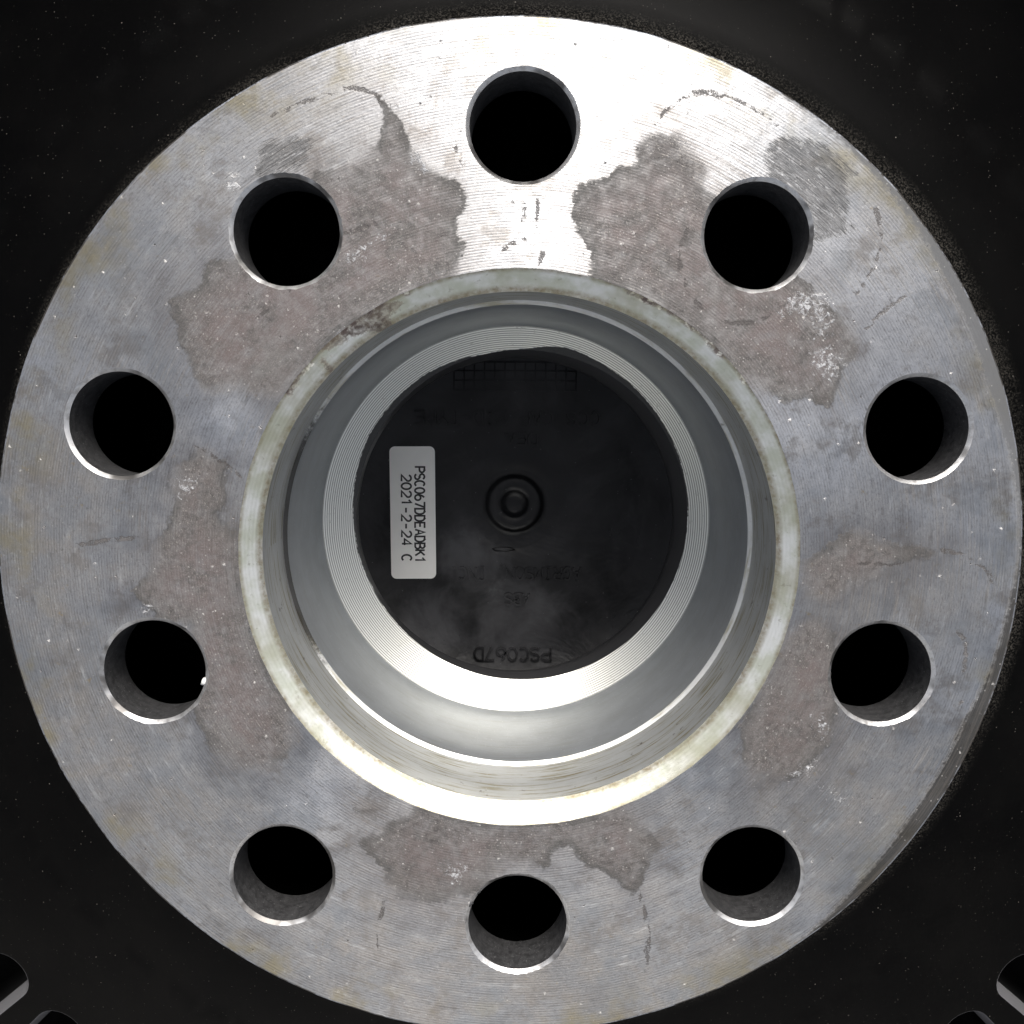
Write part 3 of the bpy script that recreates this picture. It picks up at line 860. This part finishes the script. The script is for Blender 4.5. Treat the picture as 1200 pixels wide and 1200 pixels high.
lathe('seat_lip', [(30.4, -43.5, SC[0], SC[1]), (30.35, -44.2, SC[0] * .8, SC[1] * .8), (30.2, -49.0, .2, .1), (30.1, -51.0, 0, 0), (30.6, -51.6, 0, 0), (37.0, -51.7, 0, 0)], M_LIP, wheel, seg=360)
lathe('cap_socket', [(37.0, -51.7), (37.0, -74.0), (39.5, -76.0)], M_POCKET, wheel, seg=128)

# bolt holes, each with its bright countersunk rim and the black lug pocket beyond
for k, (hx, hy) in enumerate(HOLES):
    w = lathe('bolt_hole', [(H_IN, -0.42, hx, hy), (H_IN - .02, -1.2, hx, hy), (H_IN - .05, -7.2, hx, hy), (H_IN + .1, -7.45, hx, hy)], M_HOLE, wheel, seg=SEG_H)
    V, F = [], []
    for i in range(SEG_H):
        a = 2 * math.pi * i / SEG_H
        r0 = rim_radius(k, a)
        for q, z in ((0.0, 0.0), (0.25, -.09), (0.75, -.30), (1.0, -.42)):
            r = r0 + (H_IN - r0) * q
            V.append(((hx + r * math.cos(a)) * MM, (hy + r * math.sin(a)) * MM, z * MM))
    for i in range(SEG_H):
        j = (i + 1) % SEG_H
        for s in range(3):
            F.append((i * 4 + s, i * 4 + s + 1, j * 4 + s + 1, j * 4 + s))
    link('countersink', mesh('countersink', V, F), M_EDGE, w)
    V, F = lathe_data([(H_IN + .1, -7.45, hx, hy), (11.0, -7.6, hx, hy), (11.5, -36.0, hx, hy)], seg=40)
    F.append(tuple(i * 3 + 2 for i in range(40)))
    link('lug_pocket', mesh('lug_pocket', V, F), M_POCKET, w)


def crumb(name, x, y, z, s, mat, parent, seed, flat=0.6, el=1.0, rot=0.0):
    bm = bmesh.new()
    bmesh.ops.create_icosphere(bm, subdivisions=2, radius=1.0)
    for v in bm.verts:
        v.co *= 1 + .45 * noise.noise(v.co * 1.6 + Vector((seed, 0, 0)))
        v.co = Vector((v.co.x * el, v.co.y, v.co.z * flat)) * s * MM
        v.co.rotate(Matrix.Rotation(rot, 3, 'Z'))
        v.co += Vector((x, y, z)) * MM
    me = bpy.data.meshes.new(name); bm.to_mesh(me); bm.free()
    return link(name, me, mat, parent)


holes_o = [o for o in wheel.children if o.name.split('.')[0] == 'bolt_hole']
# torn metal and pale crust left on two of the rims
hx, hy = HOLES[3]
crumb('burr', hx + 6.7, hy - 1.6, -.5, .42, M_CRUST, holes_o[3], 3, .6, 1.6, 1.1)
hx, hy = HOLES[5]
crumb('burr', hx - 6.8, hy + 2.9, -.4, .5, M_HOLE, holes_o[5], 5, .8, 1.3, .6)
crumb('burr', hx - 5.6, hy + 4.6, -.4, .38, M_HOLE, holes_o[5], 6, .8, 1.2, .9)


# ------------------------------------------------------------------ centre cap clipped in from the front
CZ = -68.0
cap = bpy.data.objects.new('center_cap', None)
col.objects.link(cap)
cap.location = (0, 0, PAD - 0.075)
cap['label'] = 'black plastic centre cap with moulded lettering filling the round bore of the wheel'
cap['category'] = 'cap'


def cap_local(o):
    o.parent = cap
    o.location = (0, 0, 0.075)
    return o


# disc: a shallow dish, with its front skin and rim
prof = [(0.01, CZ - 1.0), (6.5, CZ - 1.0), (9, CZ - .02), (16, CZ - .05), (26, CZ - .1), (35.4, CZ), (36.0, CZ + .5), (36.2, CZ + 3.0), (36.8, CZ + 3.2), (36.85, CZ - 5.5), (35, CZ - 6.8), (0.01, CZ - 7.0)]
V, F = lathe_data(prof, seg=160)
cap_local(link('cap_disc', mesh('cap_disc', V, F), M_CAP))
# moulded boss in the middle with its sunk ring
prof = [(9.4, CZ - .02), (8.4, CZ - .12), (7.2, CZ - .3), (6.4, CZ - .28), (5.9, CZ - .05), (5.5, CZ + .3), (5.0, CZ + .42), (4.0, CZ + .45), (3.2, CZ + .35), (2.7, CZ + .1), (2.2, CZ - .3), (1.4, CZ - .5), (0.01, CZ - .52)]
V, F = lathe_data(prof, seg=96, cx=0.0, cy=1.1)
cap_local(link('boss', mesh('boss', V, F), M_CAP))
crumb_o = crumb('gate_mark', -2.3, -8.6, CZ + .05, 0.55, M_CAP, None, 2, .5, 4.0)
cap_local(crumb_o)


def arc_pts(cx, cy, rx, ry, a0, a1, m=10):
    return [(cx + rx * math.cos(math.radians(a0 + (a1 - a0) * i / m)), cy + ry * math.sin(math.radians(a0 + (a1 - a0) * i / m))) for i in range(m + 1)]


# single-stroke capitals on a 1 x 1 cell
GLYPH = {
    'P': [[(0, 0), (0, 1), (.5, 1)] + arc_pts(.5, .74, .5, .26, 90, -90) + [(0, .48)]],
    'B': [[(0, .52), (.5, .52)] + arc_pts(.5, .26, .5, .26, 90, -90) + [(0, 0), (0, 1), (.45, 1)] + arc_pts(.45, .76, .45, .24, 90, -90)],
    'D': [[(0, 0), (0, 1), (.45, 1)] + arc_pts(.45, .5, .55, .5, 90, -90) + [(0, 0)]],
    'E': [[(1, 1), (0, 1), (0, 0), (1, 0)], [(0, .52), (.8, .52)]],
    'A': [[(0, 0), (.5, 1), (1, 0)], [(.2, .36), (.8, .36)]],
    'K': [[(0, 0), (0, 1)], [(.95, 1), (.02, .42)], [(.32, .6), (1, 0)]],
    'S': [arc_pts(.5, .75, .48, .25, 25, 270) + arc_pts(.5, .25, .5, .25, 90, -155)],
    'C': [arc_pts(.52, .5, .52, .5, 45, 315, 16)],
    'G': [arc_pts(.52, .5, .52, .5, 45, 330, 16) + [(1, .45), (.6, .45)]],
    '0': [arc_pts(.5, .5, .5, .5, 0, 360, 20)],
    'O': [arc_pts(.5, .5, .5, .5, 0, 360, 20)],
    '6': [arc_pts(.5, .30, .5, .30, 0, 360, 16), arc_pts(.72, .30, .72, .70, 180, 110)],
    '7': [[(0, 1), (1, 1), (.35, 0)]],
    '1': [[(.12, .74), (.55, 1), (.55, 0)]],
    '2': [arc_pts(.5, .70, .48, .30, 165, -25) + [(0, 0), (1, 0)]],
    '4': [[(.78, 0), (.78, 1), (0, .28), (1, .28)]],
    '-': [[(.12, .45), (.88, .45)]],
    'T': [[(0, 1), (1, 1)], [(.5, 1), (.5, 0)]],
    'Y': [[(0, 1), (.5, .5), (1, 1)], [(.5, .5), (.5, 0)]],
    'M': [[(0, 0), (0, 1), (.5, .35), (1, 1), (1, 0)]],
    'I': [[(.5, 0), (.5, 1)], [(.2, 0), (.8, 0)], [(.2, 1), (.8, 1)]],
    'N': [[(0, 0), (0, 1), (1, 0), (1, 1)]],
    'R': [[(0, 0), (0, 1), (.5, 1)] + arc_pts(.5, .74, .5, .26, 90, -90) + [(0, .48)], [(.5, .48), (1, 0)]],
    ',': [[(.5, .08), (.3, -.2)]],
    '.': [[(.35, .03), (.5, .03)]],
    ' ': [],
}


def text_mesh(name, body, width, height, rot, x, y, z, depth, mat, parent, pen=0.3):
    """lettering built from flat pen strokes with real thickness, mm"""
    n = len(body)
    pitch = width / (n - 0.23)
    cw = pitch * 0.77
    ca, sa = math.cos(rot), math.sin(rot)
    V, F = [], []
    for k, ch in enumerate(body):
        for path in GLYPH[ch]:
            pts = [(-width / 2 + k * pitch + u * cw, -height / 2 + v * height) for u, v in path]
            m = len(pts)
            closed = math.hypot(pts[0][0] - pts[-1][0], pts[0][1] - pts[-1][1]) < 1e-6 and m > 3
            off = []
            for i in range(m):
                p0 = pts[i - 1] if i else (pts[-2] if closed else None)
                p1 = pts[i + 1] if i < m - 1 else (pts[1] if closed else None)
                ds = []
                if p0: ds.append(Vector((pts[i][0] - p0[0], pts[i][1] - p0[1])).normalized())
                if p1: ds.append(Vector((p1[0] - pts[i][0], p1[1] - pts[i][1])).normalized())
                nv = [Vector((-q.y, q.x)) for q in ds]
                b2 = sum(nv, Vector((0, 0)))
                b2 = b2.normalized() if b2.length > 1e-6 else nv[0]
                off.append(b2 * (pen / 2 / max(.55, b2.dot(nv[0]))))
            b0 = len(V)
            for (u, v), o in zip(pts, off):
                for s in (1, -1):
                    uu, vv = u + s * o.x, v + s * o.y
                    for zz in (0.0, depth):
                        V.append(((x + uu * ca - vv * sa) * MM, (y + uu * sa + vv * ca) * MM, (z + zz) * MM))
            for i in range(m - 1):
                a, c = b0 + i * 4, b0 + i * 4 + 4
                F.append((a + 1, a + 3, c + 3, c + 1))
                F.append((a, a + 1, c + 1, c))
                F.append((a + 3, a + 2, c + 2, c + 3))
            F.append((b0, b0 + 2, b0 + 3, b0 + 1))
            e = b0 + (m - 1) * 4
            F.append((e, e + 1, e + 3, e + 2))
    return link(name, mesh(name, V, F), mat, parent, smooth=False)


for body, w, h, x, y in (('PSC067D', 16.3, 2.8, -.25, -31.2), ('ABS', 5.1, 2.4, .65, -19.3), ('AGRIMSON, INC.', 27.8, 2.6, .2, -13.8), ('CCS CAP MID-TYPE', 38.6, 2.6, -1.6, 19.0), ('DEA', 6.6, 2.4, 1.4, 14.6)):
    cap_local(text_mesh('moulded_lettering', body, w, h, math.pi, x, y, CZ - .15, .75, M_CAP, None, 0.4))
# moulded date table: rows of small raised frames
V, F = [], []


def bar(x0, y0, x1, y1, z0, z1):
    b = len(V)
    for z in (z0, z1):
        V.extend([(x0 * MM, y0 * MM, z * MM), (x1 * MM, y0 * MM, z * MM), (x1 * MM, y1 * MM, z * MM), (x0 * MM, y1 * MM, z * MM)])
    for f in ((4, 5, 6, 7), (0, 1, 5, 4), (1, 2, 6, 5), (2, 3, 7, 6), (3, 0, 4, 7)):
        F.append(tuple(b + q for q in f))


for yy in (24.6, 26.6, 28.6, 30.4):
    bar(-12.9, yy, 12.8, yy + .3, CZ - .2, CZ + .14)
for i in range(13):
    xx = -12.9 + i * 2.116
    bar(xx, 24.65, xx + .3, 30.6, CZ - .2, CZ + .12)
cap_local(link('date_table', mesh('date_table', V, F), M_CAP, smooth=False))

# paper label stuck to the cap
def rounded(x0, y0, x1, y1, r, m=6):
    L = []
    for cx, cy, a0 in ((x1 - r, y1 - r, 0), (x0 + r, y1 - r, 90), (x0 + r, y0 + r, 180), (x1 - r, y0 + r, 270)):
        for i in range(m + 1):
            a = math.radians(a0 + 90 * i / m)
            L.append((cx + r * math.cos(a), cy + r * math.sin(a)))
    return L


L = rounded(-4.75, -14.0, 4.75, 14.0, 1.15)
ca, sa = math.cos(math.radians(.5)), math.sin(math.radians(.5))
L = [(-21.4 + x * ca - y * sa, -1.0 + x * sa + y * ca) for x, y in L]
n = len(L)
V = [(x * MM, y * MM, (CZ + .02) * MM) for x, y in L] + [(x * MM, y * MM, (CZ + .16) * MM) for x, y in L]
F = [tuple(range(n, 2 * n))] + [(i, (i + 1) % n, n + (i + 1) % n, n + i) for i in range(n)]
label = cap_local(link('paper_label', mesh('paper_label', V, F), M_PAPER, smooth=False))
label['label'] = 'white paper label with black printed code and date'
text_mesh('printed_lettering', 'PSC067DDEADBK1', 20.2, 2.0, -math.pi / 2, -19.95, -1.4, CZ + .17, .02, M_INK, label, 0.38)
text_mesh('printed_lettering', '2021-2-24 C', 18.2, 2.0, -math.pi / 2, -22.75, -2.1, CZ + .17, .02, M_INK, label, 0.38)
